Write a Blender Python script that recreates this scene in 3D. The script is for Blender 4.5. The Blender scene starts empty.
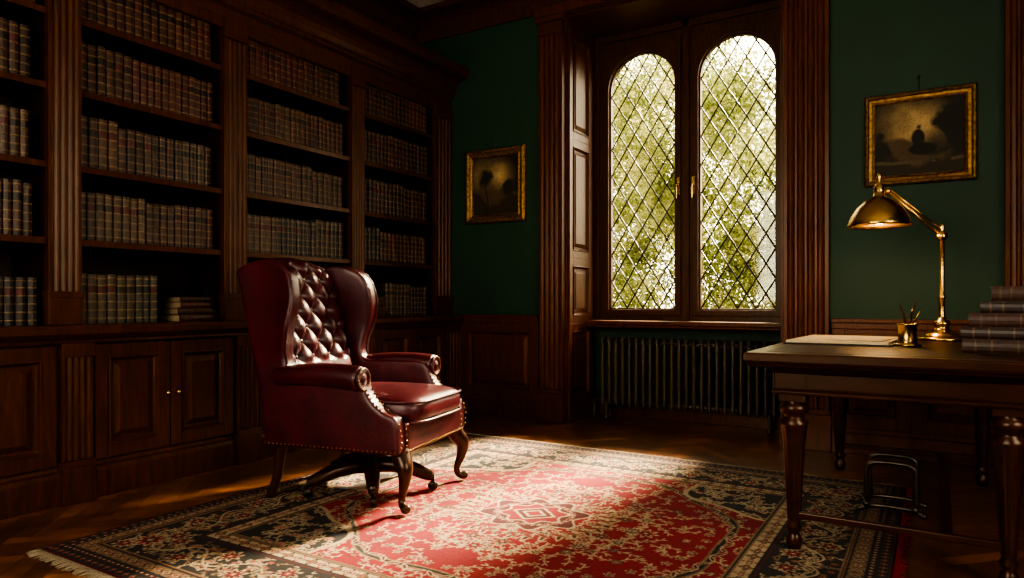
import bpy, bmesh, math, random
import numpy as np
from mathutils import Vector, Matrix
random.seed(7); np.random.seed(7)
S=bpy.context.scene
R=math.radians
# ---------------------------------------------------------------- materials
def newmat(name):
    m=bpy.data.materials.new(name); m.use_nodes=True
    nt=m.node_tree; b=nt.nodes.get('Principled BSDF')
    return m,nt,b
def ramp(nt,stops):
    r=nt.nodes.new('ShaderNodeValToRGB'); e=r.color_ramp.elements
    e[0].position=stops[0][0]; e[0].color=(*stops[0][1],1)
    e[1].position=stops[-1][0]; e[1].color=(*stops[-1][1],1)
    for p,c in stops[1:-1]:
        x=e.new(p); x.color=(*c,1)
    return r
def coords(nt,scale=(1,1,1),kind='Object'):
    t=nt.nodes.new('ShaderNodeTexCoord'); mp=nt.nodes.new('ShaderNodeMapping')
    mp.inputs['Scale'].default_value=scale
    nt.links.new(t.outputs[kind],mp.inputs['Vector']); return mp
def noise(nt,vec,scale,detail=4,rough=.55,dist=0):
    n=nt.nodes.new('ShaderNodeTexNoise'); n.inputs['Scale'].default_value=scale
    n.inputs['Detail'].default_value=detail; n.inputs['Roughness'].default_value=rough
    n.inputs['Distortion'].default_value=dist
    nt.links.new(vec.outputs[0],n.inputs['Vector']); return n
def bump(nt,b,fac,strength=.2,dist=.01):
    bp=nt.nodes.new('ShaderNodeBump'); bp.inputs['Strength'].default_value=strength
    bp.inputs['Distance'].default_value=dist
    nt.links.new(fac,bp.inputs['Height']); nt.links.new(bp.outputs[0],b.inputs['Normal']); return bp
def wood(name,c0,c1,scale=(14,14,1.6),rough=.38,coat=.25,dist=.6,spec=.4):
    m,nt,b=newmat(name); mp=coords(nt,scale)
    n=noise(nt,mp,3,6,.6,dist); r=ramp(nt,[(.3,c0),(.7,c1)])
    nt.links.new(n.outputs[0],r.inputs[0]); nt.links.new(r.outputs[0],b.inputs['Base Color'])
    b.inputs['Roughness'].default_value=rough; b.inputs['Coat Weight'].default_value=coat
    b.inputs['Coat Roughness'].default_value=.25; b.inputs['Specular IOR Level'].default_value=spec
    b.inputs['Specular Tint'].default_value=(1,.78,.58,1); b.inputs['Coat Tint'].default_value=(1,.90,.78,1)
    bump(nt,b,n.outputs[0],.12,.004); return m
def plain(name,c,rough=.5,metal=0,nscale=30,var=.25,bs=.1,coat=0):
    m,nt,b=newmat(name); mp=coords(nt); n=noise(nt,mp,nscale,4)
    r=ramp(nt,[(.3,tuple(x*(1-var) for x in c)),(.7,tuple(min(1,x*(1+var)) for x in c))])
    nt.links.new(n.outputs[0],r.inputs[0]); nt.links.new(r.outputs[0],b.inputs['Base Color'])
    b.inputs['Roughness'].default_value=rough; b.inputs['Metallic'].default_value=metal
    b.inputs['Coat Weight'].default_value=coat
    if bs: bump(nt,b,n.outputs[0],bs,.003)
    return m
M_wood=wood('mahogany_panelling',(.042,.0100,.0034),(.125,.032,.009),coat=.15)
M_woodd=wood('dark_bookcase_wood',(.030,.0078,.0030),(.094,.025,.008),coat=.15)
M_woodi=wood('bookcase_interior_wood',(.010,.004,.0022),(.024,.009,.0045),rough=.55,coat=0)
M_deskw=wood('desk_mahogany',(.024,.0068,.0030),(.056,.0155,.0062),(2,9,9),.32,.3,.2)
M_legw=wood('chair_leg_wood',(.020,.007,.0036),(.05,.016,.008),rough=.3,coat=.5)
M_winw=wood('window_frame_wood',(.030,.0100,.0038),(.085,.030,.010),coat=.1)
M_green=plain('green_wall_paint',(.0095,.044,.021),.62,0,2.2,.16,.06)
M_ceil=plain('plaster_ceiling',(.50,.46,.40),.8)
M_brass=plain('aged_brass',(.66,.43,.15),.25,1,9,.2,.03)
M_gilt=plain('gilt_frame',(.30,.17,.055),.42,.85,45,.6,.7)
M_iron=plain('dark_iron',(.11,.09,.07),.34,.9,20,.3,.1)
M_rad=plain('radiator_paint',(.078,.062,.036),.42,.2,12,.25,.1,.2)
M_lead=plain('lead_came',(.03,.026,.022),.5,.6,20,.3,0)
M_paper=plain('paper',(.62,.50,.33),.8,0,25,.08,.05)
M_page=plain('page_block',(.30,.22,.13),.8,0,90,.3,.3)
M_green_bl=wood('desk_top_field',(.020,.0060,.0028),(.046,.0135,.0058),(2,9,9),.42,0,.2,.2)
M_felt=plain('blotter_leather',(.02,.008,.005),.6,0,60,.3,.1)
def leather():
    m,nt,b=newmat('oxblood_leather'); mp=coords(nt)
    n=noise(nt,mp,7,5); r=ramp(nt,[(.3,(.034,.0016,.0050)),(.75,(.092,.0040,.0125))])
    nt.links.new(n.outputs[0],r.inputs[0]); nt.links.new(r.outputs[0],b.inputs['Base Color'])
    v=nt.nodes.new('ShaderNodeTexVoronoi'); v.inputs['Scale'].default_value=260
    nt.links.new(mp.outputs[0],v.inputs['Vector'])
    n2=noise(nt,mp,22,4)
    ad=nt.nodes.new('ShaderNodeMath'); ad.operation='MULTIPLY_ADD'; ad.inputs[1].default_value=2.4
    nt.links.new(n2.outputs[0],ad.inputs[0]); nt.links.new(v.outputs['Distance'],ad.inputs[2])
    bump(nt,b,ad.outputs[0],.28,.004)
    b.inputs['Roughness'].default_value=.34; b.inputs['Coat Weight'].default_value=.4; b.inputs['Coat Roughness'].default_value=.2
    return m
M_leather=leather()
def attrmat(name,rough=.6,attr='Col',nscale=120,bs=.2,coat=0,stretch=(1,1,1),mix=.35):
    m,nt,b=newmat(name); a=nt.nodes.new('ShaderNodeAttribute'); a.attribute_name=attr
    mp=coords(nt,stretch); n=noise(nt,mp,nscale,4)
    r=ramp(nt,[(.3,(1-mix,)*3),(.7,(1+mix,)*3)])
    mx=nt.nodes.new('ShaderNodeMix'); mx.data_type='RGBA'; mx.blend_type='MULTIPLY'; mx.inputs[0].default_value=1
    nt.links.new(n.outputs[0],r.inputs[0]); nt.links.new(a.outputs['Color'],mx.inputs[6]); nt.links.new(r.outputs[0],mx.inputs[7])
    nt.links.new(mx.outputs[2],b.inputs['Base Color']); b.inputs['Roughness'].default_value=rough
    b.inputs['Coat Weight'].default_value=coat
    bump(nt,b,n.outputs[0],bs,.003); return m
M_book=attrmat('old_leather_bindings',.42,nscale=40,bs=.3)
M_rug=attrmat('persian_rug_wool',.95,nscale=160,bs=.6,mix=.3)
M_canvas=attrmat('oil_on_canvas',.7,nscale=90,bs=.3,mix=.25)
M_floor=attrmat('herringbone_oak',.30,nscale=9,bs=.06,coat=.2,stretch=(1,1,1),mix=.4)
def glassmat():
    m,nt,b=newmat('window_glass'); nt.nodes.remove(b)
    o=nt.nodes['Material Output']; t=nt.nodes.new('ShaderNodeBsdfTransparent'); g=nt.nodes.new('ShaderNodeBsdfGlossy')
    t.inputs[0].default_value=(.97,.98,.95,1); g.inputs['Roughness'].default_value=.05
    mx=nt.nodes.new('ShaderNodeMixShader'); mx.inputs[0].default_value=.05
    nt.links.new(t.outputs[0],mx.inputs[1]); nt.links.new(g.outputs[0],mx.inputs[2]); nt.links.new(mx.outputs[0],o.inputs[0]); return m
M_glass=glassmat()
def leafmat():
    m,nt,b=newmat('sunlit_leaves'); nt.nodes.remove(b); o=nt.nodes['Material Output']
    mp=coords(nt); n=noise(nt,mp,.7,5,.7); r=ramp(nt,[(.36,(.040,.056,.016)),(.5,(.155,.165,.052)),(.64,(.42,.38,.17))])
    nt.links.new(n.outputs[0],r.inputs[0])
    d=nt.nodes.new('ShaderNodeBsdfDiffuse'); t=nt.nodes.new('ShaderNodeBsdfTranslucent')
    for q in (d,t): nt.links.new(r.outputs[0],q.inputs[0])
    mx=nt.nodes.new('ShaderNodeMixShader'); mx.inputs[0].default_value=.55
    nt.links.new(d.outputs[0],mx.inputs[1]); nt.links.new(t.outputs[0],mx.inputs[2]); nt.links.new(mx.outputs[0],o.inputs[0]); return m
M_leaf=leafmat()
M_bark=plain('bark',(.05,.04,.028),.9)
M_grass=plain('grass',(.05,.065,.02),.9,0,6,.4)
# ---------------------------------------------------------------- mesh builder
def cat(P,n=8):
    P=[Vector(p) for p in P]; out=[]
    for i in range(len(P)-1):
        p0=P[max(i-1,0)];p1=P[i];p2=P[i+1];p3=P[min(i+2,len(P)-1)]
        for k in range(n):
            t=k/n
            out.append(.5*((2*p1)+(-p0+p2)*t+(2*p0-5*p1+4*p2-p3)*t*t+(-p0+3*p1-3*p2+p3)*t**3))
    out.append(P[-1]); return out
class MB:
    def __init__(s): s.v=[];s.f=[];s.m=[];s.s=[];s.c=[]
    def add(s,v,f,mat=0,sm=False,col=None):
        o=len(s.v); s.v+= [tuple(p) for p in v]
        s.f+=[tuple(i+o for i in q) for q in f]; s.m+=[mat]*len(f); s.s+=[sm]*len(f)
        if col is None: s.c+=[(1,1,1)]*len(v)
        elif isinstance(col,tuple): s.c+=[col]*len(v)
        else: s.c+=col
    def boxT(s,T,u0,u1,v0,v1,n0,n1,mat=0,col=None):
        P=[T(u,v,n) for u in(u0,u1) for v in(v0,v1) for n in(n0,n1)]
        s.add(P,[(0,1,3,2),(4,6,7,5),(0,4,5,1),(2,3,7,6),(0,2,6,4),(1,5,7,3)],mat,False,col)
    def box(s,x0,x1,y0,y1,z0,z1,mat=0,col=None): s.boxT(lambda u,v,n:(u,v,n),x0,x1,y0,y1,z0,z1,mat,col)
    def prismT(s,T,pts,a0,a1,mat=0,sm=False):
        n=len(pts); V=[T(p,q,a0) for p,q in pts]+[T(p,q,a1) for p,q in pts]
        F=[(i,(i+1)%n,(i+1)%n+n,i+n) for i in range(n)]+[tuple(range(n-1,-1,-1)),tuple(range(n,2*n))]
        s.add(V,F,mat,sm)
    def frustT(s,T,u0,u1,v0,v1,n0,n1,ins,mat=0):
        V=[T(u0,v0,n0),T(u1,v0,n0),T(u1,v1,n0),T(u0,v1,n0),T(u0+ins,v0+ins,n1),T(u1-ins,v0+ins,n1),T(u1-ins,v1-ins,n1),T(u0+ins,v1-ins,n1)]
        s.add(V,[(3,2,1,0),(4,5,6,7),(0,1,5,4),(1,2,6,5),(2,3,7,6),(3,0,4,7)],mat)
    def lathe(s,prof,c,n=24,mat=0,sm=True,flute=None,M=None,col=None):
        V=[];F=[]
        for k,(r,z) in enumerate(prof):
            for i in range(n):
                a=2*math.pi*i/n; rr=r
                if flute and flute[0]<=z<=flute[1]: rr=r*(1-flute[3]*(.5-.5*math.cos(a*flute[2])))
                p=Vector((rr*math.cos(a),rr*math.sin(a),z))
                if M: p=M@p
                V.append((p.x+c[0],p.y+c[1],p.z+c[2]))
        for k in range(len(prof)-1):
            for i in range(n): F.append((k*n+i,k*n+(i+1)%n,(k+1)*n+(i+1)%n,(k+1)*n+i))
        F.append(tuple(range(n-1,-1,-1))); F.append(tuple(range((len(prof)-1)*n,len(prof)*n)))
        s.add(V,F,mat,sm,col)
    def tube(s,P,r,n=10,mat=0,interp=6,flat=None,closed=False):
        rs=r if isinstance(r,(list,tuple)) else [r]*len(P)
        if interp>1:
            Q=cat([(p[0],p[1],p[2]) for p in P],interp); RR=cat([(x,0,0) for x in rs],interp); rs=[max(x.x,.0005) for x in RR]
        else: Q=[Vector(p) for p in P]
        V=[];F=[]; up=None; m=len(Q)
        for k,p in enumerate(Q):
            if closed: t=Q[(k+1)%m]-Q[k-1]
            else: t=(Q[min(k+1,m-1)]-Q[max(k-1,0)])
            t.normalize()
            if up is None:
                up=Vector((0,0,1)) if abs(t.z)<.9 else Vector((1,0,0))
            a=up-t*up.dot(t); a.normalize(); b=t.cross(a); up=a
            for i in range(n):
                th=2*math.pi*i/n; V.append(p+(a*math.cos(th)+b*math.sin(th))*rs[k])
        for k in range(m-1 if not closed else m):
            k2=(k+1)%m
            for i in range(n): F.append((k*n+i,k*n+(i+1)%n,k2*n+(i+1)%n,k2*n+i))
        if not closed: F.append(tuple(range(n-1,-1,-1))); F.append(tuple(range((m-1)*n,m*n)))
        s.add(V,F,mat,True)
    def sph(s,c,r,mat=0,n=8,sc=(1,1,1)):
        V=[];F=[];m=max(4,n//2+1)
        prof=[(r*math.sin(math.pi*k/m),-r*math.cos(math.pi*k/m)) for k in range(1,m)]
        V.append((c[0],c[1],c[2]-r*sc[2]))
        for (rr,z) in prof:
            for i in range(n): a=2*math.pi*i/n; V.append((c[0]+rr*math.cos(a)*sc[0],c[1]+rr*math.sin(a)*sc[1],c[2]+z*sc[2]))
        V.append((c[0],c[1],c[2]+r*sc[2])); L=len(V)-1
        for i in range(n): F.append((0,1+(i+1)%n,1+i)); F.append((L,1+(m-2)*n+i,1+(m-2)*n+(i+1)%n))
        for k in range(m-2):
            for i in range(n): F.append((1+k*n+i,1+k*n+(i+1)%n,1+(k+1)*n+(i+1)%n,1+(k+1)*n+i))
        s.add(V,F,mat,True)
    def panelT(s,T,u0,u1,v0,v1,st=.07,d=.02,mat=0,n0=0):
        s.boxT(T,u0,u0+st,v0,v1,n0,n0+d,mat); s.boxT(T,u1-st,u1,v0,v1,n0,n0+d,mat)
        s.boxT(T,u0+st,u1-st,v0,v0+st,n0,n0+d,mat); s.boxT(T,u0+st,u1-st,v1-st,v1,n0,n0+d,mat)
        a,b,c,e=u0+st,u1-st,v0+st,v1-st
        L=[(0,d+.006),(.008,d+.008),(.016,d*.5),(.022,d*.15)]
        V=[];F=[]
        for ins,n in L: V+=[T(a+ins,c+ins,n0+n),T(b-ins,c+ins,n0+n),T(b-ins,e-ins,n0+n),T(a+ins,e-ins,n0+n)]
        for k in range(len(L)-1):
            for i in range(4): F.append((k*4+i,k*4+(i+1)%4,(k+1)*4+(i+1)%4,(k+1)*4+i))
        s.add(V,F,mat)
        s.frustT(T,a+.03,b-.03,c+.03,e-.03,n0,n0+d*.75,.03,mat)
    def flutedT(s,T,u0,u1,v0,v1,n0,n1,nf=4,mat=0,margin=.018):
        W=u1-u0-2*margin; w=W/nf; r=w*.36; pts=[(u0,n0),(u0,n1)]
        for k in range(nf):
            c=u0+margin+w*(k+.5)
            for j in range(7):
                a=math.pi*j/6; pts.append((c-r*math.cos(a),n1-r*.8*math.sin(a)))
        pts+=[(u1,n1),(u1,n0)]
        s.prismT(lambda p,q,a:T(p,a,q),pts,v0,v1,mat)
    def build(s,name,mats,bevel=0,parent=None,loc=None,rot=None,fixn=True):
        me=bpy.data.meshes.new(name); me.from_pydata(s.v,[],s.f)
        for m in mats: me.materials.append(m)
        me.polygons.foreach_set('material_index',s.m); me.polygons.foreach_set('use_smooth',s.s)
        at=me.color_attributes.new('Col','FLOAT_COLOR','POINT')
        c=np.ones((len(s.v),4),dtype=np.float32); c[:,:3]=np.array(s.c); at.data.foreach_set('color',c.ravel())
        if fixn:
            bm=bmesh.new(); bm.from_mesh(me); bmesh.ops.recalc_face_normals(bm,faces=bm.faces); bm.to_mesh(me); bm.free()
        o=bpy.data.objects.new(name,me); S.collection.objects.link(o)
        if bevel:
            b=o.modifiers.new('bevel','BEVEL'); b.width=bevel; b.segments=2; b.limit_method='ANGLE'; b.angle_limit=R(50); b.harden_normals=False
        if parent: o.parent=parent
        if loc: o.location=loc
        if rot: o.rotation_euler=rot
        return o
def fastmesh(name,V,F,mats,cols=None):
    me=bpy.data.meshes.new(name); me.vertices.add(len(V)); me.vertices.foreach_set('co',V.astype(np.float32).ravel())
    me.loops.add(F.size); me.loops.foreach_set('vertex_index',F.astype(np.int32).ravel())
    me.polygons.add(len(F)); me.polygons.foreach_set('loop_start',np.arange(0,F.size,4,dtype=np.int32))
    me.polygons.foreach_set('loop_total',np.full(len(F),4,dtype=np.int32))
    me.update(calc_edges=True)
    if cols is not None:
        at=me.color_attributes.new('Col','FLOAT_COLOR','POINT'); cc=np.ones((len(V),4),np.float32); cc[:,:3]=cols; at.data.foreach_set('color',cc.ravel())
    for m in mats: me.materials.append(m)
    o=bpy.data.objects.new(name,me); S.collection.objects.link(o); return o
def empty(name,loc=(0,0,0),rz=0):
    e=bpy.data.objects.new(name,None); S.collection.objects.link(e); e.location=loc; e.rotation_euler=(0,0,rz); e.empty_display_size=.2; return e
# ---------------------------------------------------------------- room constants
XL,XR,YB,YF,H=-3.98,1.9,4.85,-1.6,3.5
OX0,OX1,YW=-2.48,-.85,5.40   # window recess
TB=lambda u,v,n:(u,YB-n,v)
def make_floor():
    n=5; W=.075
    c,s=math.cos(R(45)),math.sin(R(45)); g=.0016
    bm=bmesh.new(); cl=bm.verts.layers.float_color.new('Col')
    N=75
    for x in range(-N,N):
        for y in range(-N,N):
            k=(x-y)%(2*n)
            if k==0: r=(x,x+n,y,y+1); kk=1.2
            elif k==2*n-1: r=(x,x+1,y,y+n); kk=.82
            else: continue
            cx=(r[0]+r[1])/2*W; cy=(r[2]+r[3])/2*W
            wx=c*cx-s*cy-1.0; wy=s*cx+c*cy+2.0
            if not(XL-.4<wx<XR+.4 and YF-.4<wy<YW+.4): continue
            b=random.uniform(.55,1.45)*kk; h=random.uniform(-.15,.15)
            col=(.140*b*(1+h*.4),.052*b,.018*b*(1-h),1)
            q=[]
            for (a,d) in((r[0]*W+g,r[2]*W+g),(r[1]*W-g,r[2]*W+g),(r[1]*W-g,r[3]*W-g),(r[0]*W+g,r[3]*W-g)):
                v=bm.verts.new((c*a-s*d-1.0,s*a+c*d+2.0,0)); v[cl]=col; q.append(v)
            bm.faces.new(q)
    for co,no in(((XL,0,0),(-1,0,0)),((XR,0,0),(1,0,0)),((0,YF,0),(0,-1,0)),((0,YW,0),(0,1,0))):
        bmesh.ops.bisect_plane(bm,geom=bm.verts[:]+bm.edges[:]+bm.faces[:],plane_co=co,plane_no=no,clear_outer=True)
    for zz in(-.002,-.1):
        q=[]
        for p in((XL,YF,zz),(XR,YF,zz),(XR,YW,zz),(XL,YW,zz)):
            v=bm.verts.new(p); v[cl]=(.012,.006,.003,1); q.append(v)
        bm.faces.new(q)
    me=bpy.data.meshes.new('floor'); bm.to_mesh(me); bm.free(); me.materials.append(M_floor)
    o=bpy.data.objects.new('floor',me); S.collection.objects.link(o)
make_floor()
# walls
mb=MB()
mb.box(XL-.2,OX0,YB,YW+.25,0,H); mb.box(OX1,XR+.2,YB,YW+.25,0,H)
mb.box(OX0,OX1,YB,YW+.25,3.2,H); mb.box(OX0,OX1,YW,YW+.25,0,.80)
mb.build('wall_back',[M_green])
mb=MB(); mb.box(XL-.2,XL,YF-.2,YB,0,H); mb.build('wall_left',[M_green])
RW=(.1,2.1,.9,2.95); FW=(-2.7,-.3,.9,2.95)  # unseen wall openings, added as places for the fill lights
mb=MB(); mb.box(XR,XR+.2,YF-.2,RW[0],0,H); mb.box(XR,XR+.2,RW[1],YB,0,H); mb.box(XR,XR+.2,RW[0],RW[1],0,RW[2]); mb.box(XR,XR+.2,RW[0],RW[1],RW[3],H); mb.build('wall_right',[M_green])
mb=MB(); mb.box(XL,FW[0],YF-.2,YF,0,H); mb.box(FW[1],XR,YF-.2,YF,0,H); mb.box(FW[0],FW[1],YF-.2,YF,0,FW[2]); mb.box(FW[0],FW[1],YF-.2,YF,FW[3],H); mb.build('wall_front',[M_green])
def sash(name,T,u0,u1,v0,v1):
    mb=MB()
    for a,b,c,d in((u0,u0+.07,v0,v1),(u1-.07,u1,v0,v1),(u0,u1,v0,v0+.07),(u0,u1,v1-.07,v1),((u0+u1)/2-.03,(u0+u1)/2+.03,v0,v1)):
        mb.boxT(T,a,b,c,d,-.1,-.04)
    for k in(1,2,3): z=v0+(v1-v0)*k/4; mb.boxT(T,u0,u1,z-.012,z+.012,-.09,-.06)
    for a,b,c,d in((u0-.12,u0,v0-.05,v1+.12),(u1,u1+.12,v0-.05,v1+.12),(u0,u1,v1,v1+.12),(u0-.15,u1+.15,v0-.09,v0-.05)): mb.boxT(T,a,b,c,d,0,.04)
    mb.build(name,[M_winw],.004)
sash('added_window_right',lambda u,v,n:(XR-n,u,v),*RW); sash('added_window_front',lambda u,v,n:(u,YF+n,v),*FW)  # added out-of-view window frames around the two fill lights
mb=MB(); mb.box(XL-.2,XR+.2,YF-.2,YW+.25,H,H+.15); mb.build('ceiling',[M_ceil])
def crownprof(p,h,z1):
    return [(0,z1-h),(.02,z1-h),(.025,z1-h*.85),(.03,z1-h*.8)]+[(.03+(p-.05)*(1-math.cos(t*math.pi/2/5)),z1-h*.78+h*.55*math.sin(t*math.pi/2/5)) for t in range(6)]+[(p,z1-h*.2),(p,z1),(0,z1)]
cp=crownprof(.17,.24,H)
mb=MB(); mb.prismT(lambda p,q,a:(a,YB-p,q),cp,XL,XR); mb.build('trim_1',[M_woodd])
mb=MB(); mb.prismT(lambda p,q,a:(XL+p,a,q),cp,YF,YB); mb.build('trim_2',[M_woodd])
mb=MB(); mb.prismT(lambda p,q,a:(XR-p,a,q),cp,YF,YB); mb.build('trim_3',[M_woodd])
mb=MB()
def pil(mb,u0,u1,ztop,T=TB,n=.055,nf=4,zb=.26):
    mb.boxT(T,u0-.015,u1+.015,0,zb-.03,0,n+.02); mb.boxT(T,u0-.008,u1+.008,zb-.03,zb,0,n+.01)
    mb.flutedT(T,u0,u1,zb,ztop-.14,0,n,nf)
    mb.boxT(T,u0-.008,u1+.008,ztop-.14,ztop-.11,0,n+.012); mb.boxT(T,u0,u1,ztop-.11,ztop-.04,0,n)
    mb.boxT(T,u0-.02,u1+.02,ztop-.04,ztop,0,n+.025)
pil(mb,-2.69,OX0,3.2); pil(mb,OX1,-.575,3.2); 
mb.boxT(TB,-2.71,-.555,3.2,3.27,0,.09)
mb.build('trim_window_casing',[M_wood],.003)
mb=MB(); pil(mb,.34,.56,3.2); mb.boxT(TB,.32,1.5,3.2,3.27,0,.09); pil(mb,1.26,1.48,3.2)
mb.boxT(TB,.56,1.26,0,2.4,0,.02); mb.panelT(TB,.56,.91,.2,2.35,.09,.025,n0=.02); mb.panelT(TB,.91,1.26,.2,2.35,.09,.025,n0=.02); mb.boxT(TB,.56,1.26,2.4,3.2,0,.03)
mb.build('door_1',[M_wood],.003)
mb=MB()
for T in (lambda u,v,n:(OX0+n,u,v), lambda u,v,n:(OX1-n,u,v)):
    mb.boxT(T,YB+.001,YW,0,3.2,0,.012)
    for a,b in((.14,.78),(.78,1.30),(1.30,2.25),(2.25,3.12)):
        mb.panelT(T,YB+.02,YW-.12,a,b,.06,.018,n0=.012)
    mb.boxT(T,YB+.001,YW,0,.14,0,.035)
mb.box(OX0+.012,OX1-.012,YB,YW,3.185,3.2)
mb.build('trim_window_reveal',[M_wood],.002)
def wains(u0,u1,name,k):
    mb=MB(); mb.boxT(TB,u0,u1,0,.82,0,.02)
    w=(u1-u0)/k
    for i in range(k): mb.panelT(TB,u0+i*w,u0+(i+1)*w,.16,.78,.075,.02,n0=.02)
    mb.boxT(TB,u0,u1,.78,.82,0,.05); mb.boxT(TB,u0,u1,.82,.845,0,.07)
    mb.boxT(TB,u0,u1,0,.13,0,.055); mb.boxT(TB,u0,u1,.13,.16,0,.045)
    return mb.build(name,[M_wood],.003)
wains(-3.46,-2.705,'trim_wainscot_left',1); wains(-.56,.325,'trim_wainscot_right',2)
mb=MB(); mb.box(OX0+.05,OX1-.05,YW-.02,YW,0,.14); mb.build('baseboard_back',[M_wood],.003)
mb=MB(); mb.box(XR-.03,XR,YF,YB,0,.16); mb.build('baseboard_right',[M_wood],.003)
mb=MB(); mb.box(XL,XR,YF,YF+.03,0,.16); mb.build('baseboard_front',[M_wood],.003)
# ---- window
def arch_frame(mb,x0,x1,z0,z1,gx0,gx1,gz0,gza,y0,y1,mat=0,N=20):
    r=(gx1-gx0)/2; cx=(gx0+gx1)/2; sp=gza-r
    inn=[(gx0,gz0),(gx1,gz0)]; out=[(x0,z0),(x1,z0)]
    angs=[math.pi*i/N for i in range(N+1)]
    angs+= [math.atan2(z1-sp,x1-cx),math.atan2(z1-sp,x0-cx)]; angs=sorted(angs)
    for a in angs:
        c,s=math.cos(a),math.sin(a); inn.append((cx+r*c,sp+r*s))
        t=min((x1-cx)/c if c>1e-6 else 9,(x0-cx)/c if c<-1e-6 else 9,(z1-sp)/s if s>1e-6 else 9)
        out.append((cx+t*c,sp+t*s))
    n=len(inn); V=[]
    for y in(y0,y1): V+=[(p[0],y,p[1]) for p in inn]+[(p[0],y,p[1]) for p in out]
    F=[]
    for i in range(n):
        j=(i+1)%n
        F.append((i,j,n+j,n+i)); F.append((2*n+i,3*n+i,3*n+j,2*n+j)); F.append((i,2*n+i,2*n+j,j)); F.append((n+i,n+j,3*n+j,3*n+i))
    mb.add(V,F,mat)
win=empty('window_1',(0,0,0))
G=[(-2.335,-1.785),(-1.575,-1.015)]
fr=MB(); gl=MB(); ld=MB(); ZB,ZA=.90,3.0
for gi,(a,b) in enumerate(G):
    x0=OX0+.013 if gi==0 else -1.68; x1=-1.68 if gi==0 else OX1-.013
    arch_frame(fr,x0,x1,.80,3.185,a-.035,b+.035,ZB-.035,ZA+.035,YW,YW+.09)
    arch_frame(fr,a-.06,b+.06,ZB-.06,ZA+.06,a-.012,b+.012,ZB-.012,ZA+.012,YW+.0-.018,YW+.05)
    arch_frame(fr,a-.04,b+.04,ZB-.04,ZA+.04,a,b,ZB,ZA,YW+.015,YW+.06)
    gl.box(a-.02,b+.02,YW+.035,YW+.039,ZB-.02,ZA+.02)
    r=(b-a)/2; cx=(a+b)/2; sp=ZA-r; dw=(b-a)/4.0; dh=dw*1.62
    def inside(x,z): 
        return a<=x<=b and z>=ZB and (z<=sp or (x-cx)**2+(z-sp)**2<=r*r)
    for sgn in(1,-1):
        for k in range(-30,45):
            x_s=a+k*dw
            steps=420; seg=None
            for i in range(steps+1):
                z=ZB+(ZA-ZB)*i/steps; x=x_s+sgn*(z-ZB)*dw/dh
                if inside(x,z):
                    if seg is None: seg=[(x,z),(x,z)]
                    seg[1]=(x,z)
            if seg and seg[0]!=seg[1]:
                ld.tube([(seg[0][0],YW+.032,seg[0][1]),(seg[1][0],YW+.032,seg[1][1])],.0060,6,0,1)
fr.box(-1.705,-1.655,YW-.03,YW,.80,3.185); fr.box(OX0+.013,OX0+.05,YW-.03,YW,.80,3.185); fr.box(OX1-.05,OX1-.013,YW-.03,YW,.80,3.185); fr.box(OX0+.05,OX1-.05,YW-.03,YW,3.13,3.185)
fr.build('frame',[M_winw],.003,win); gl.build('glass_panes',[M_glass],0,win); ld.build('lead_lattice',[M_lead],0,win)
hd=MB()
for x in(-1.74,-1.62):
    hd.box(x-.012,x+.012,YW-.036,YW-.02,1.80,1.94); hd.tube([(x,YW-.03,1.87),(x,YW-.07,1.87),(x,YW-.075,1.84),(x,YW-.07,1.76)],[.008,.008,.008,.006],8,0,5)
hd.build('handles',[M_brass],0,win)
mb=MB(); mb.box(OX0+.012,OX1-.012,YW-.24,YW+.0,.765,.80); mb.box(OX0+.012,OX1-.012,YW-.22,YW,.745,.765); mb.build('windowsill',[M_wood],.006,win)
# ---- radiator
mb=MB(); n=24; x0=-2.36; w=1.40/n
for i in range(n):
    x=x0+w*(i+.5)
    for y in(YW-.17,YW-.10):
        mb.lathe([(.004,.11),(.014,.115),(.0155,.14),(.0155,.61),(.014,.645),(.004,.65)],(x,y,0),8)
    mb.tube([(x,YW-.19,.62),(x,YW-.17,.648),(x,YW-.10,.648),(x,YW-.08,.62)],.0155,8,0,4)
    mb.tube([(x,YW-.17,.12),(x,YW-.10,.12)],.0155,8,0,1)
for z in(.14,.615): mb.tube([(x0,YW-.135,z),(x0+1.40,YW-.135,z)],.02,10,0,1)
for x in(x0+.06,x0+1.34):
    for y in(YW-.17,YW-.10): mb.lathe([(.018,0),(.018,.01),(.01,.02),(.012,.13)],(x,y,0),8)
mb.tube([(x0,YW-.135,.14),(x0-.05,YW-.135,.14),(x0-.06,YW-.135,.10),(x0-.06,YW-.135,0)],.010,8,0,5)
mb.build('radiator',[M_rad])
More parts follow.
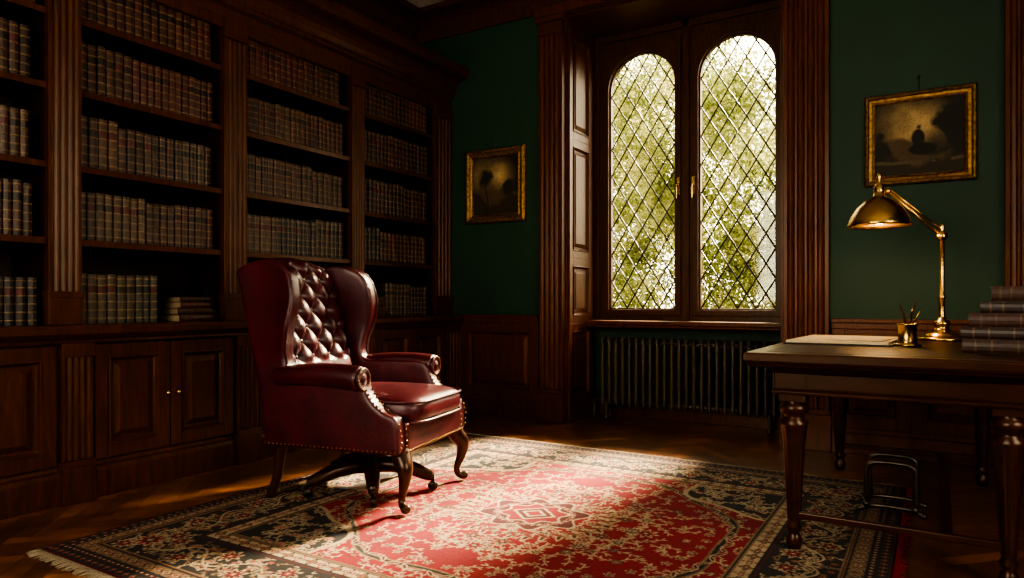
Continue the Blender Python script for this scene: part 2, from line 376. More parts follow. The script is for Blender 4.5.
# ---------------------------------------------------------------- bookcase
XU,XC=-3.60,-3.50
PIL=[(.66,.80),(1.64,1.79),(2.59,2.75),(3.64,3.77),(4.62,4.84)]
BAY=[(.80,1.64),(1.79,2.59),(2.75,3.64),(3.77,4.62)]
LV=[.84,1.26,1.625,2.0,2.355]
TU=lambda u,v,n:(XU+n,u,v); TC=lambda u,v,n:(XC+n,u,v)
Y0b,Y1b=.5,4.845
mb=MB()
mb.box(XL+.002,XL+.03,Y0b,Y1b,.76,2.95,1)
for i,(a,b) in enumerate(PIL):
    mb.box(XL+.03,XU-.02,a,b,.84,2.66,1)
    mb.flutedT(TU,a,b,1.00,2.52,-.02,.02,4,0,.014)
    mb.boxT(TU,a-.004,b+.004,.84,1.0,-.02,.03); mb.boxT(TU,a-.01,b+.01,.97,1.0,-.02,.036)
    mb.boxT(TU,a-.01,b+.01,2.52,2.545,-.02,.035); mb.boxT(TU,a,b,2.545,2.64,-.02,.025)
    mb.boxT(TC,a,b,.0,.17,0,.055); mb.boxT(TC,a,b,.17,.20,0,.048)
    mb.flutedT(TC,a+.004,b-.004,.20,.69,0,.035,4,0,.014); mb.boxT(TC,a,b,.69,.76,0,.042)
for (a,b) in BAY:
    for z in LV[1:]:
        mb.box(XL+.03,XU-.005,a,b,z-.03,z,0)
        mb.box(XU-.006,XU+.002,a,b,z-.034,z-.002,0)
    mb.box(XL+.03,XU,a,b,2.62,2.66,0)
    mb.boxT(TU,a,b,2.58,2.66,-.03,.005)
    c=(a+b)/2
    mb.panelT(TC,a+.012,c-.003,.185,.745,.062,.02); mb.panelT(TC,c+.003,b-.012,.185,.745,.062,.02)
    for s_ in(-1,1): mb.sph((XC+.045,c+s_*.03,.47),.012,2,8); mb.boxT(TC,c+s_*.03-.003,c+s_*.03+.003,.467,.473,.015,.04,2)
mb.box(XL+.03,XU,Y0b,.66,.84,2.66,0)
mb.box(XL+.002,XC,Y0b,Y1b,0,.76,0)
mb.box(XL+.002,XC+.035,Y0b,Y1b,0,.13,0); mb.prismT(lambda p,q,a:(XC+p,a,q),[(0,.13),(.035,.13),(.028,.15),(.012,.158),(.008,.175),(0,.175)],Y0b,Y1b)
mb.prismT(lambda p,q,a:(XC+p,a,q),[(-.1,.755),(.045,.755),(.05,.77),(.07,.785),(.085,.80),(.085,.825),(.075,.84),(-.45,.84),(-.45,.755)],Y0b,Y1b)
mb.box(XL+.03,XU+.01,Y0b,Y1b,2.64,2.80,0)
cpf=[(-.3,2.70),(.02,2.70),(.04,2.715),(.04,2.73),(.05,2.74)]+[(.05+.12*(1-math.cos(t*math.pi/10)),2.75+.11*math.sin(t*math.pi/10)) for t in range(6)]+[(.19,2.87),(.205,2.89),(.205,2.94),(-.3,2.94)]
mb.prismT(lambda p,q,a:(XU+p,a,q),cpf,Y0b,Y1b)
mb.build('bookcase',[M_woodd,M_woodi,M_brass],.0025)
# books
PAL_hi=[(.060,.016,.008),(.072,.021,.009),(.045,.014,.008),(.085,.030,.013),(.038,.017,.010),(.064,.011,.008)]
PAL_lo=[(.056,.041,.025),(.037,.033,.021),(.070,.046,.026),(.048,.028,.016),(.026,.031,.021),(.062,.028,.014)]
def book(mb,X,y,z,w,h,d,col,lean=0):
    prof=[(-d,-w/2),(-.006,-w/2)]+[(.010*math.cos(a)-.002,w/2*.97*math.sin(a)) for a in [R(-65),R(-35),0,R(35),R(65)]]+[(-.006,w/2),(-d,w/2)]
    gold=(.27,.165,.06); dk=tuple(c*.45 for c in col); lb=tuple(c*.3 for c in col) if random.random()<.6 else (.07,.010,.008)
    lv=[(0,0,dk),(.02,0,dk)]
    for k,f in enumerate((.10,.27,.44,.61,.78,.92)):
        lv+=[(f-.016,0,col),(f-.012,.0,gold),(f-.006,.0028,dk),(f+.006,.0028,gold),(f+.012,0,gold),(f+.018,0,col)]
        if k==3: lv+=[(.64,0,lb),(.75,0,lb)]
    lv+=[(.985,0,col),(1,0,dk)]
    V=[];C=[];n=len(prof)
    for f,bp,c in lv:
        for i,(px,py) in enumerate(prof):
            zz=z+f*h; e=bp if 2<=i<=6 else 0
            V.append((X+px+e,y+py+lean*(f*h),zz)); C.append(c if 1<=i<=7 else col)
    F=[]
    for k in range(len(lv)-1):
        for i in range(n): F.append((k*n+i,k*n+(i+1)%n,(k+1)*n+(i+1)%n,(k+1)*n+i))
    F.append(tuple(range(n-1,-1,-1))); F.append(tuple(range((len(lv)-1)*n,len(lv)*n)))
    mb.add(V,F,0,False,C)
mb=MB()
for bi,(a,b) in enumerate(BAY):
    for li,z in enumerate(LV):
        y=a+.012; end=b-.012
        if li==0 and bi==1: end=a+.44
        if li==0 and bi==3: y=a+.30
        if li==0 and bi==2: y=a+.3
        t=li/4.0
        setlen=0
        while y<end-.03:
            if setlen<=0:
                setlen=random.randint(4,12); w0=random.uniform(.040,.050); h0=random.uniform(.225,.262)
                lo=random.choice(PAL_lo); hi=random.choice(PAL_hi)
                base=tuple(lo[i]*(1-t)**1.2+hi[i]*t for i in range(3))
                if random.random()<.12 and li<3: base=(.03,.022,.018)
            w=w0*random.uniform(.94,1.06); h=h0*random.uniform(.985,1.012); setlen-=1
            if y+w>end: break
            v=random.uniform(.7,1.3)
            book(mb,XU-.045+random.uniform(-.006,.003),y+w/2,z,w-.0015,h,.17,tuple(c*v for c in base))
            y+=w
mb.build('shelf_books',[M_book])
def hbook(mb,cx,cy,z,L,D,t,ang,col):
    c,s=math.cos(ang),math.sin(ang)
    def T(u,v,n): return (cx+c*u-s*v,cy+s*u+c*v,z+n)
    mb.boxT(T,-D/2,D/2,-L/2,L/2,0,.003,0,col); mb.boxT(T,-D/2,D/2,-L/2,L/2,t-.003,t,0,col)
    mb.boxT(T,-D/2+.006,D/2-.006,-L/2+.005,L/2-.005,.003,t-.003,1,(1,1,1))
    pts=[(D/2-.004,0)]+[(D/2-.002+.010*math.cos(a),t/2+t/2*math.sin(a)) for a in [R(x) for x in(-90,-60,-30,0,30,60,90)]]+[(D/2-.004,t)]
    V=[T(p,-L/2,q) for p,q in pts]+[T(p,L/2,q) for p,q in pts]; n=len(pts)
    F=[(i,(i+1)%n,(i+1)%n+n,i+n) for i in range(n)]+[tuple(range(n-1,-1,-1)),tuple(range(n,2*n))]
    mb.add(V,F,0,False,col)
    for k in(-.34,-.15,.15,.34):
        V=[T(p+.002,k*L-.003,q) for p,q in pts]+[T(p+.002,k*L+.003,q) for p,q in pts]; mb.add(V,F,0,False,(.10,.055,.025))
def stack(name,cx,cy,z,items,rot=0):
    mb=MB()
    for it in items:
        (L,D,t,a,col)=it[:5]; ox=it[5] if len(it)>5 else 0
        hbook(mb,cx+ox,cy,z,L,D,t,a+rot,col); z+=t
    return mb.build(name,[M_book,M_page])
stack('book_stack',XU-.10,2.44,.84,[(.24,.17,.04,.05,(.07,.022,.014)),(.23,.165,.035,-.04,(.06,.03,.018)),(.22,.16,.035,.06,(.08,.02,.014)),(.2,.15,.03,-.02,(.05,.03,.02))])
stack('book_stack',XU-.10,3.93,.84,[(.23,.17,.04,.05,(.07,.022,.014)),(.22,.165,.04,-.04,(.08,.03,.018)),(.21,.16,.035,.06,(.06,.02,.014)),(.2,.15,.03,-.02,(.07,.03,.02))])
# ---------------------------------------------------------------- paintings
def fnoise(n,seed):
    rg=np.random.RandomState(seed); out=np.zeros((n,n))
    for o in range(6):
        k=3*2**o; g=rg.rand(k+2,k+2); x=np.linspace(0,k,n); i=x.astype(int); f=x-i; f=f*f*(3-2*f)
        a=g[np.ix_(i,i)]*(1-f)[None,:]+g[np.ix_(i,i+1)]*f[None,:]; b=g[np.ix_(i+1,i)]*(1-f)[None,:]+g[np.ix_(i+1,i+1)]*f[None,:]
        out+=(a*(1-f)[:,None]+b*f[:,None])*.55**o
    out-=out.min(); return out/out.max()
def artwork(kind):
    n=110; x=np.linspace(0,1,n); U,V=np.meshgrid(x,x); N=fnoise(n,kind+11); N2=fnoise(n,kind+50); N3=fnoise(n,kind+80)
    d=np.hypot((U-.42)*1.1,(V-.66)*1.2); glow=np.clip(1-d/.60,0,1)**1.1*(.25+1.4*N**1.4)
    sky=np.array((.52,.35,.15)); dark=np.array((.014,.009,.004)); C=dark+(sky-dark)*glow[:,:,None]
    wob=.05*(N3-.5)
    def blend(m,c): 
        m=np.clip(m,0,1)[:,:,None]; C[:]=C*(1-m)+np.array(c)*m
    blend((.44+.10*np.sin(U*5+kind)+.22*(N-.5)-V)/.08,(.080,.050,.020))
    blend((.28+.06*np.sin(U*7+1)+.25*(N2-.5)-V)/.06,(.030,.019,.009))
    if kind==0:
        blend((.16+.22*(N-.4)-np.hypot((U-.30),(V-.62)*.7))/.06,(.012,.011,.006)); blend((.016-np.abs(U-.31-.03*np.sin(V*9)))/.008*(V<.6),(.010,.008,.005))
        blend((.13+.22*(N2-.4)-np.hypot((U-.74),(V-.50)))/.06,(.016,.014,.007))
    else:
        blend((.16+.30*(N-.4)-np.hypot((U-.90),(V-.62)*.5))/.06,(.010,.009,.005)); blend((.12+.26*(N2-.4)-np.hypot((U-.06),(V-.55)*.5))/.06,(.012,.010,.006))
        blend((.048+wob-np.hypot((U-.50)*1.2,(V-.64)))/.03,(.008,.007,.005)); blend((.12+wob-np.hypot((U-.49)*1.4,(V-.48)*.8))/.03,(.009,.007,.005))
        blend((.13+wob-np.hypot((U-.54)*.7,(V-.34)*1.3))/.03,(.008,.006,.004)); blend((.03-np.abs(V-.16-.04*N2))/.02*(N>.45),(.10,.07,.035))
    return n,C
def picture(name,u0,u1,v0,v1,w,kind):
    mb=MB(); L=[(0,0.002),(0,.028),(w*.15,.042),(w*.3,.045),(w*.45,.030),(w*.7,.026),(w*.8,.034),(w*.92,.030),(w,.014)]
    V=[];F=[]
    for ins,n in L: V+=[TB(u0+ins,v0+ins,n),TB(u1-ins,v0+ins,n),TB(u1-ins,v1-ins,n),TB(u0+ins,v1-ins,n)]
    for k in range(len(L)-1):
        for i in range(4): F.append((k*4+i,k*4+(i+1)%4,(k+1)*4+(i+1)%4,(k+1)*4+i))
    mb.add(V,F,0)
    for k in range(60):
        f=k/60
        for (p,q) in((u0+w*.3+(u1-u0-w*.6)*f,v0+w*.3),(u0+w*.3+(u1-u0-w*.6)*f,v1-w*.3),(u0+w*.3,v0+w*.3+(v1-v0-w*.6)*f),(u1-w*.3,v0+w*.3+(v1-v0-w*.6)*f)):
            mb.sph(TB(p,q,.043),.0055,0,6)
    mb.boxT(TB,u0+w*.9,u1-w*.9,v0+w*.9,v1-w*.9,.004,.015,2)
    n,C=artwork(kind); a,b,c,d=u0+w*.9,u1-w*.9,v0+w*.9,v1-w*.9
    V=[TB(a+(b-a)*i/(n-1),c+(d-c)*j/(n-1),.0165) for j in range(n) for i in range(n)]
    F=[(j*n+i,j*n+i+1,(j+1)*n+i+1,(j+1)*n+i) for j in range(n-1) for i in range(n-1)]
    mb.add(V,F,1,False,[tuple(q) for q in C.reshape(-1,3)])
    c=(u0+u1)/2
    mb.tube([TB(c,v1,.02),TB(c,v1+.05,.012),TB(c,v1+.09,.01)],.003,6,2,3); mb.sph(TB(c,v1+.09,.012),.008,2,8)
    mb.build(name,[M_gilt,M_canvas,M_iron])
picture('framed_painting',-3.42,-2.83,1.61,2.23,.075,0)
picture('framed_painting',-.375,.21,1.665,2.225,.062,1)
# ---------------------------------------------------------------- rug
def make_rug():
    A,B=1.40,1.37; st=.0040; nx=int(A/st); ny=int(B/st)
    xs=(np.arange(nx)+.5)*st; ys=(np.arange(ny)+.5)*st
    X,Y=np.meshgrid(xs,ys)
    red=np.array((.185,.0026,.0095)); dred=np.array((.065,.0025,.006)); bei=np.array((.32,.235,.145)); nav=np.array((.012,.009,.010)); tan=np.array((.17,.100,.050)); ros=np.array((.21,.022,.020))
    C=np.zeros((ny,nx,3)); C[:]=red
    rng=np.random.RandomState(3)
    e=np.minimum(A-X,B-Y)
    def win(cx,cy,r):
        i0=max(0,int((cx-r)/st)); i1=min(nx,int((cx+r)/st)+2); j0=max(0,int((cy-r)/st)); j1=min(ny,int((cy+r)/st)+2)
        return slice(j0,j1),slice(i0,i1)
    def flower(cx,cy,r,n,cols,ph=0):
        s=win(cx,cy,r*1.1); 
        if s[0].start>=s[0].stop or s[1].start>=s[1].stop: return
        dx=X[s]-cx; dy=Y[s]-cy; d=np.hypot(dx,dy); th=np.arctan2(dy,dx)
        m=(.78+.22*np.cos(n*th+ph))*r
        sub=C[s]
        for f,c in zip((1,.74,.42,.2),cols): sub[d<m*f]=c
    def dot(cx,cy,r,c):
        s=win(cx,cy,r)
        if s[0].start>=s[0].stop or s[1].start>=s[1].stop: return
        C[s][np.hypot(X[s]-cx,Y[s]-cy)<r]=c
    def leaf(cx,cy,a,L,w,c,c2=None):
        s=win(cx,cy,L)
        if s[0].start>=s[0].stop or s[1].start>=s[1].stop: return
        dx=X[s]-cx; dy=Y[s]-cy; u=dx*math.cos(a)+dy*math.sin(a); v=-dx*math.sin(a)+dy*math.cos(a)
        k=np.abs(v)-w*(1-(u/L)**2); C[s][(k<0)&(np.abs(u)<L)]=c
        if c2 is not None: C[s][(k<-w*.5)&(np.abs(u)<L*.6)]=c2
    def curl(cx,cy,a,k,n,wd,c,mask=None):
        x,y=cx,cy
        for i in range(n):
            x+=math.cos(a)*.004; y+=math.sin(a)*.004; a+=k; k*=1.012
            dot(x,y,wd,c)
            if i%12==6: leaf(x+.011*math.cos(a+1.57),y+.011*math.sin(a+1.57),a+.7,.013,.0044,c)
            if i%12==0: leaf(x-.011*math.cos(a+1.57),y-.011*math.sin(a+1.57),a-.7,.013,.0044,c)
    med=np.hypot(X/.84,Y/.78)*(1+.03*np.cos(8*np.arctan2(Y,X)))
    def scatter(N,cond,cols,r0,r1,sp=1.75,nc=3,cc=bei,wd=.0036):
        pts=[]
        for _ in range(N*14):
            x=rng.uniform(0,A); y=rng.uniform(0,B); j=min(ny-1,int(y/st)); i=min(nx-1,int(x/st))
            if not cond[j,i]: continue
            if any((x-p[0])**2+(y-p[1])**2<(r1*sp)**2 for p in pts): continue
            pts.append((x,y))
            if len(pts)>=N: break
        for (x,y) in pts:
            for q in range(nc): curl(x,y,rng.uniform(0,6.28),rng.choice([-1,1])*rng.uniform(.02,.05),rng.randint(18,36),wd,cc)
        for (x,y) in pts:
            k=cols[rng.randint(len(cols))]; flower(x,y,rng.uniform(r0,r1),rng.choice([5,6,8]),k,rng.uniform(0,6))
    fieldc=(e>.50)
    scatter(110,fieldc&(med>1.04),[(bei,red,nav,bei),(tan,red,dred,bei),(nav,bei,red,bei),(dred,ros,bei,nav)],.016,.034,2.3,3)
    scatter(60,fieldc&(med<.90)&(med>.62),[(bei,red,bei,dred),(tan,red,red,bei),(nav,tan,ros,bei),(dred,bei,red,bei)],.016,.032,2.7,2)
    scatter(70,fieldc&(med<.60)&(med>.22),[(bei,red,bei,dred),(bei,dred,bei,red),(tan,nav,ros,bei),(bei,nav,bei,red)],.022,.042,1.75,4)
    C[(med>.975)&(med<1.02)]=tan; C[(med>.988)&(med<1.008)]=nav
    for k in range(22):
        a=math.pi/2*(k+.5)/22; leaf(1.0*math.cos(a)*.84,1.0*math.sin(a)*.78,a+.9*(-1)**k,.035,.011,bei,dred)
    for k in range(14):
        a=math.pi/2*(k+.5)/14; flower(.90*math.cos(a)*.84,.90*math.sin(a)*.78,.022,5,(bei,dred,bei,red),a*5)
    for k in range(9):
        a=math.pi/2*k/8; cxx,cyy=.34*math.cos(a),.31*math.sin(a)
        leaf(cxx,cyy,a+.5,.055,.017,bei,dred); leaf(cxx*.93,cyy*.93,a-.6,.045,.013,tan,red)
    m2=np.hypot(X/.22,Y/.19)*(1+.14*np.cos(8*np.arctan2(Y,X)))
    C[m2<1.04]=bei; C[m2<.98]=dred
    for k in range(9):
        a=math.pi/2*k/8; flower(.175*math.cos(a),.152*math.sin(a),.016,6,(bei,red,bei,red))
    m3=np.hypot(X/.14,Y/.125)*(1+.12*np.cos(8*np.arctan2(Y,X)))
    C[m3<1.05]=bei; C[m3<.95]=red
    m4=(X/.10+Y/.09); C[m4<1.1]=bei; C[m4<.92]=dred; C[m4<.62]=bei; C[m4<.42]=red
    flower(.52,0,.055,8,(bei,red,dred,bei)); flower(0,.47,.055,8,(bei,red,dred,bei)); flower(.42,0,.03,6,(bei,red,bei,red)); flower(0,.38,.03,6,(bei,red,bei,red))
    sp=np.hypot((A-.50-X)/.46,(B-.50-Y)/.42)*(1+.07*np.cos(6*np.arctan2(B-.5-Y,A-.5-X)))
    ins=(e>.50)
    C[ins&(sp<1)]=bei; C[ins&(sp<.95)]=nav
    scatter(44,ins&(sp<.92),[(bei,red,tan,bei),(ros,bei,red,bei),(tan,bei,nav,bei)],.018,.032,1.8,3)
    C[e<.50]=nav
    d0=.278
    for side in(0,1):
        Lx=(A if side==0 else B)-d0
        N=int(Lx/.155)
        def P(t,off):
            return (t,B-d0+off) if side==0 else (A-d0+off,t)
        for i in range(900):
            t=Lx*i/900; o=.052*math.sin(t/.155*math.pi); x,y=P(t,o); dot(x,y,.0050,bei)
            if i%16==0:
                o2=.03*rng.choice([-1,1]); x2,y2=P(t,o+o2); leaf(x2,y2,rng.uniform(0,3.14),.020,.007,bei,tan)
            if i%18==0:
                x2,y2=P(t,rng.uniform(-.10,.10)); flower(x2,y2,.015,5,(ros,tan,red,bei))
            if i%10==0:
                x2,y2=P(t,rng.uniform(-.112,.112)); curl(x2,y2,rng.uniform(0,6.28),.08,14,.0034,tan if i%20 else bei)
        for k in range(N+1):
            t=(k+.5)*.155; o=-.052*math.sin(t/.155*math.pi); x,y=P(t,o)
            flower(x,y,.052,8,(bei,dred,red,bei),.4)
    flower(A-d0,B-d0,.075,8,(bei,red,nav,bei))
    def band(lo,hi,bg,period,mot,edge=nav):
        m=(e>lo)&(e<hi); C[m]=bg; c=(lo+hi)/2
        for side in(0,1):
            L=(A if side==0 else B)-c; k=0
            while (k+.5)*period<L+.01:
                t=(k+.5)*period; x,y=(t,B-c) if side==0 else (A-c,t)
                mot(x,y,k); k+=1
        C[(np.abs(e-lo)<.004)|(np.abs(e-hi)<.004)]=edge
    hw=.026
    band(.40,.415,dred,.5,lambda x,y,k:None)
    band(.418,.482,bei,.062,lambda x,y,k:(flower(x,y,hw*1.1,4 if k%2 else 6,(red,bei,nav,bei)) if k%2 else flower(x,y,hw*1.1,4,(nav,tan,red,bei))))
    band(.485,.50,nav,.5,lambda x,y,k:None,tan)
    band(.148,.160,dred,.5,lambda x,y,k:None,tan)
    band(.085,.145,tan,.052,lambda x,y,k:flower(x,y,hw*1.02,6 if k%2 else 4,(dred if k%2 else nav,bei,red,tan)))
    band(.060,.080,dred,.03,lambda x,y,k:dot(x,y,.006,bei),nav)
    C[e<.055]=nav
    band(.018,.052,nav,.04,lambda x,y,k:flower(x,y,.013,4,(tan,red,bei,bei)))
    C[e<.014]=dred
    full=np.concatenate([C[:,::-1],C],1); full=np.concatenate([full[::-1],full],0)
    NY,NX=full.shape[:2]
    xx=(np.arange(NX)-NX/2+.5)*st; yy=(np.arange(NY)-NY/2+.5)*st
    XX,YY=np.meshgrid(xx,yy)
    Nw=fnoise(max(NX,NY),77)[:NY,:NX]; Nf=np.random.RandomState(9).rand(NY,NX)
    full*= ((1+.08*np.sin(YY*9+1.3)*np.sin(YY*23))*(.74+.50*Nw)*(.84+.32*Nf))[:,:,None]
    ZZ=.010+.0012*np.sin(XX*3+YY*2)
    ZZ[0,:]=ZZ[-1,:]=ZZ[:,0]=ZZ[:,-1]=.0005
    V=np.stack([XX,YY,ZZ],-1).reshape(-1,3)
    idx=np.arange(NX*NY).reshape(NY,NX)
    F=np.stack([idx[:-1,:-1],idx[:-1,1:],idx[1:,1:],idx[1:,:-1]],-1).reshape(-1,4)
    root=empty('persian_rug',(-1.52,2.67,0)); o=fastmesh('pile',V,F,[M_rug],full.reshape(-1,3)); o.parent=root
    fb=MB()
    for sgn in(-1,1):
        for i in range(430):
            x=-A+2*A*(i+.5)/430; l=random.uniform(.035,.055); dx=random.uniform(-.015,.015)
            y=sgn*B
            fb.tube([(x,y-sgn*.004,.007),(x+dx*.4,y+sgn*l*.5,.006),(x+dx,y+sgn*l,.003)],[.0020,.0017,.001],4,0,1)
    fb.c=[(.36,.29,.20)]*len(fb.v)
    n0=len(fb.v)
    for i in range(420):
        y=-B+2*B*(i+.5)/420; l=random.uniform(.02,.04); dx=random.uniform(-.012,.012)
        fb.tube([(A-.004,y,.007),(A+l*.5,y+dx*.4,.006),(A+l,y+dx,.003)],[.0024,.002,.0014],4,0,1)
    fb.c=fb.c[:n0]+[(.16,.006,.012)]*(len(fb.v)-n0)
    fb.build('fringe',[M_rug],0,root,fixn=False)
make_rug()
# ---------------------------------------------------------------- wing chair
CH=empty('wingback_armchair',(-2.415,2.585,.0),R(12))
def bake(me,mods,name):
    o=bpy.data.objects.new('tmp',me); S.collection.objects.link(o)
    for t,kw in mods:
        m=o.modifiers.new(t,t)
        for k,v in kw.items(): setattr(m,k,v)
    dg=bpy.context.evaluated_depsgraph_get(); ev=o.evaluated_get(dg); r=bpy.data.meshes.new_from_object(ev); r.name=name
    bpy.data.objects.remove(o); return r
def soft(name,mbb,voxel=.012,it=6,deform=None,mat=M_leather,parent=CH):
    me=bpy.data.meshes.new(name); me.from_pydata(mbb.v,[],mbb.f)
    bm=bmesh.new(); bm.from_mesh(me); bmesh.ops.triangulate(bm,faces=[f for f in bm.faces if len(f.verts)>4]); bmesh.ops.recalc_face_normals(bm,faces=bm.faces); bm.to_mesh(me); bm.free()
    r=bake(me,[('REMESH',dict(mode='VOXEL',voxel_size=voxel)),('SMOOTH',dict(factor=.5,iterations=it))],name)
    if deform:
        for v in r.vertices: v.co=deform(v.co)
    for p in r.polygons: p.use_smooth=True
    r.materials.clear(); r.materials.append(mat)
    o=bpy.data.objects.new(name,r); S.collection.objects.link(o); o.parent=parent; return o
def sstep(a,b,x):
    t=max(0,min(1,(x-a)/(b-a))); return t*t*(3-2*t)
side=[(-.355,.275),(-.380,.50),(-.43,.72),(-.505,.95),(-.550,1.08),(-.53,1.115),(-.42,1.15),(-.31,1.14),(-.235,1.10),(-.195,1.02),(-.19,.93),(-.21,.83),(-.235,.74),(-.235,.665),(-.18,.635),(.10,.635),(.165,.61),(.185,.56),(.22,.505),(.28,.46),(.345,.425),(.355,.275)]
side_s=[(p.x,p.y) for p in cat([(a,b,0) for a,b in side],4)]
def flare(x,z):
    f=sstep(.66,.85,z)*max(0,(x+.50)/.30)**2
    return .045*f-.035*sstep(.70,1.1,z)
for s_ in(-1,1):
    mb=MB(); mb.prismT(lambda p,q,a:(p,a,q),side_s,s_*.285,s_*.365)
    def df(c,s_=s_):
        c.y+=s_*flare(c.x,c.z); return c
    soft('side_panel_%d'%(1 if s_<0 else 2),mb,.010,8,df)
    mb=MB(); path=[(-.30,s_*.345,.60),(-.15,s_*.352,.615),(0,s_*.36,.618),(.12,s_*.365,.612),(.172,s_*.366,.606)]
    mb.tube(path,[.045,.052,.056,.058,.058],20,0,5); soft('arm_roll_%d'%(1 if s_<0 else 2),mb,.010,3)
    mb=MB()
    M=Matrix.Rotation(R(90),3,'Y')
    mb.lathe([(.001,-.004),(.052,-.004),(.056,.002),(.050,.012),(.040,.010),(.034,.004),(.024,.008),(.012,.014),(.001,.015)],(.178,s_*.366,.606),24,0,True,None,M)
    mb.build('arm_scroll_%d'%(1 if s_<0 else 2),[M_leather],0,CH)
    pp=MB(); pts=[(x,s_*(.352+flare(x,z)),z-.004) for x,z in side[4:14]]
    pp.tube(pts,.006,8,0,6); pp.build('wing_piping_%d'%(1 if s_<0 else 2),[M_leather],0,CH)
mb=MB(); mb.box(-.35,.365,-.30,.30,.27,.415); soft('seat_rail',mb,.012,5)
def back():
    nu,nv=110,150; V=[];F=[]
    W=.275
    def top(y): return 1.165-.045*(abs(y)/.3)**2.2
    for j in range(nv+1):
        for i in range(nu+1):
            u=i/nu*2-1; y=u*W; v=j/nv; z=.42+v*(top(y)-.42)
            xb=-.245-.195*v**1.15
            a=(y/.135+ (z-.60)/.155)*math.pi; b=(y/.135-(z-.60)/.155)*math.pi
            t=(abs(math.sin(a))*abs(math.sin(b)))**.42
            m=sstep(0,.10,1-abs(u))*sstep(.30,.36,v)*sstep(0,.05,1-v)
            edge=sstep(0,.22,1-abs(u))**.5*sstep(0,.07,1-v)**.5
            V.append((xb+.03*edge+ m*(.042*t-.030),y,z))
    n1=len(V)
    for j in range(nv+1):
        for i in range(nu+1):
            u=i/nu*2-1; y=u*W; v=j/nv; z=.42+v*(top(y)-.42)-.015*sstep(.9,1,v)
            xb=-.355-.185*v**1.15
            V.append((xb-.01*(1-abs(u)**4),y,z))
    w=nu+1
    for j in range(nv):
        for i in range(nu):
            a=j*w+i; F.append((a,a+1,a+w+1,a+w)); F.append((n1+a,n1+a+w,n1+a+w+1,n1+a+1))
    for i in range(nu): F.append((i,n1+i,n1+i+1,i+1)); k=nv*w+i; F.append((k,k+1,n1+k+1,n1+k))
    for j in range(nv): k=j*w; F.append((k,k+w,n1+k+w,n1+k)); k=j*w+nu; F.append((k,n1+k,n1+k+w,k+w))
    mb=MB(); mb.add(V,F,0,True); mb.build('tufted_back',[M_leather],0,CH)
    bt=MB()
    for jj in range(-2,8):
        for ii in range(-5,6):
            y=.135*ii/2; z=.60+.155*jj/2
            if (ii+jj)%2: continue
            if abs(y)>.25 or z>top(y)-.045 or z<.64: continue
            v=(z-.42)/(top(y)-.42); xb=-.245-.195*v**1.15
            bt.sph((xb+.008,y,z),.0105,0,10,(.6,1,1))
    bt.build('tufting_buttons',[M_leather],0,CH)
back()
mb=MB(); mb.tube([(-.495,-.255,1.10),(-.490,-.15,1.13),(-.488,0,1.142),(-.490,.15,1.13),(-.495,.255,1.10)],.040,16,0,6); mb.build('crest_roll',[M_leather],0,CH)
def cushion():
    a,b,c=.315,.282,.072; cx,cz=.095,.452; V=[];F=[]; nu,nv=72,28
    def sp(x,e): return math.copysign(abs(x)**e,x)
    for j in range(nv+1):
        ph=-math.pi/2+math.pi*j/nv
        for i in range(nu):
            th=2*math.pi*i/nu; r=sp(math.cos(ph),.42)
            x=a*r*sp(math.cos(th),.38); y=b*r*sp(math.sin(th),.38); z=c*sp(math.sin(ph),.62)
            if z>0: z+=.016*(1-(x/a)**2)*(1-(y/b)**2)
            V.append((cx+x,y,cz+z))
    for j in range(nv):
        for i in range(nu): F.append((j*nu+i,j*nu+(i+1)%nu,(j+1)*nu+(i+1)%nu,(j+1)*nu+i))
    mb=MB(); mb.add(V,F,0,True)
    for zz in(.045,-.045):
        P=[(cx+a*1.0*sp(math.cos(t),.38),b*sp(math.sin(t),.38),cz+zz) for t in [2*math.pi*k/80 for k in range(80)]]
        mb.tube(P,.0065,8,0,1,closed=True)
    mb.build('seat_cushion',[M_leather],0,CH)
cushion()
nb=MB()
def nails(path,step=.021,r=.0052,sc=(1,1,1)):
    Q=cat(path,10); acc=0; nb.sph(Q[0],r,0,8,sc)
    for i in range(1,len(Q)):
        acc+=(Q[i]-Q[i-1]).length
        if acc>=step: nb.sph(Q[i],r,0,8,sc); acc=0
def linep(a,b,n=30):
    a=Vector(a);b=Vector(b); return [a.lerp(b,i/n) for i in range(n+1)]
nails(linep((.368,-.30,.287),(.368,.30,.287)))
for s_ in(-1,1):
    nails(linep((-.35,s_*.366,.290),(.34,s_*.366,.290)))
    for yy in(.300,.352):
        nails([(.190,s_*yy,.557),(.226,s_*yy,.503),(.285,s_*yy,.457),(.345,s_*yy,.420),(.362,s_*yy,.36),(.362,s_*yy,.30)])
    P=[(.186,s_*.366+.047*math.cos(t),.606+.047*math.sin(t)) for t in [2*math.pi*k/24 for k in range(24)]]
    for p in P: nb.sph(p,.0050,0,8)
M_nail=plain('antique_nailheads',(.22,.12,.05),.42,1,20,.3,0)
nb.build('nailheads',[M_nail],0,CH)
mb=MB()
for s_ in(-1,1):
    mb.tube([(.315,s_*.275,.29),(.335,s_*.295,.245),(.362,s_*.315,.195),(.356,s_*.312,.13),(.338,s_*.298,.07),(.345,s_*.305,.035),(.372,s_*.325,.024),(.380,s_*.332,.020)],[.042,.044,.036,.024,.017,.018,.022,.014],14,0,6)
    mb.tube([(-.315,s_*.285,.30),(-.325,s_*.288,.20),(-.340,s_*.292,.10),(-.372,s_*.297,.012)],[.034,.028,.022,.022],12,0,6)
mb.build('legs',[M_legw],0,CH,(0,0,.012))
mb=MB()
mb.lathe([(.05,.28),(.05,.26),(.028,.25),(.028,.17),(.045,.16),(.052,.13),(.052,.10),(.03,.085)],(0,0,0),20)
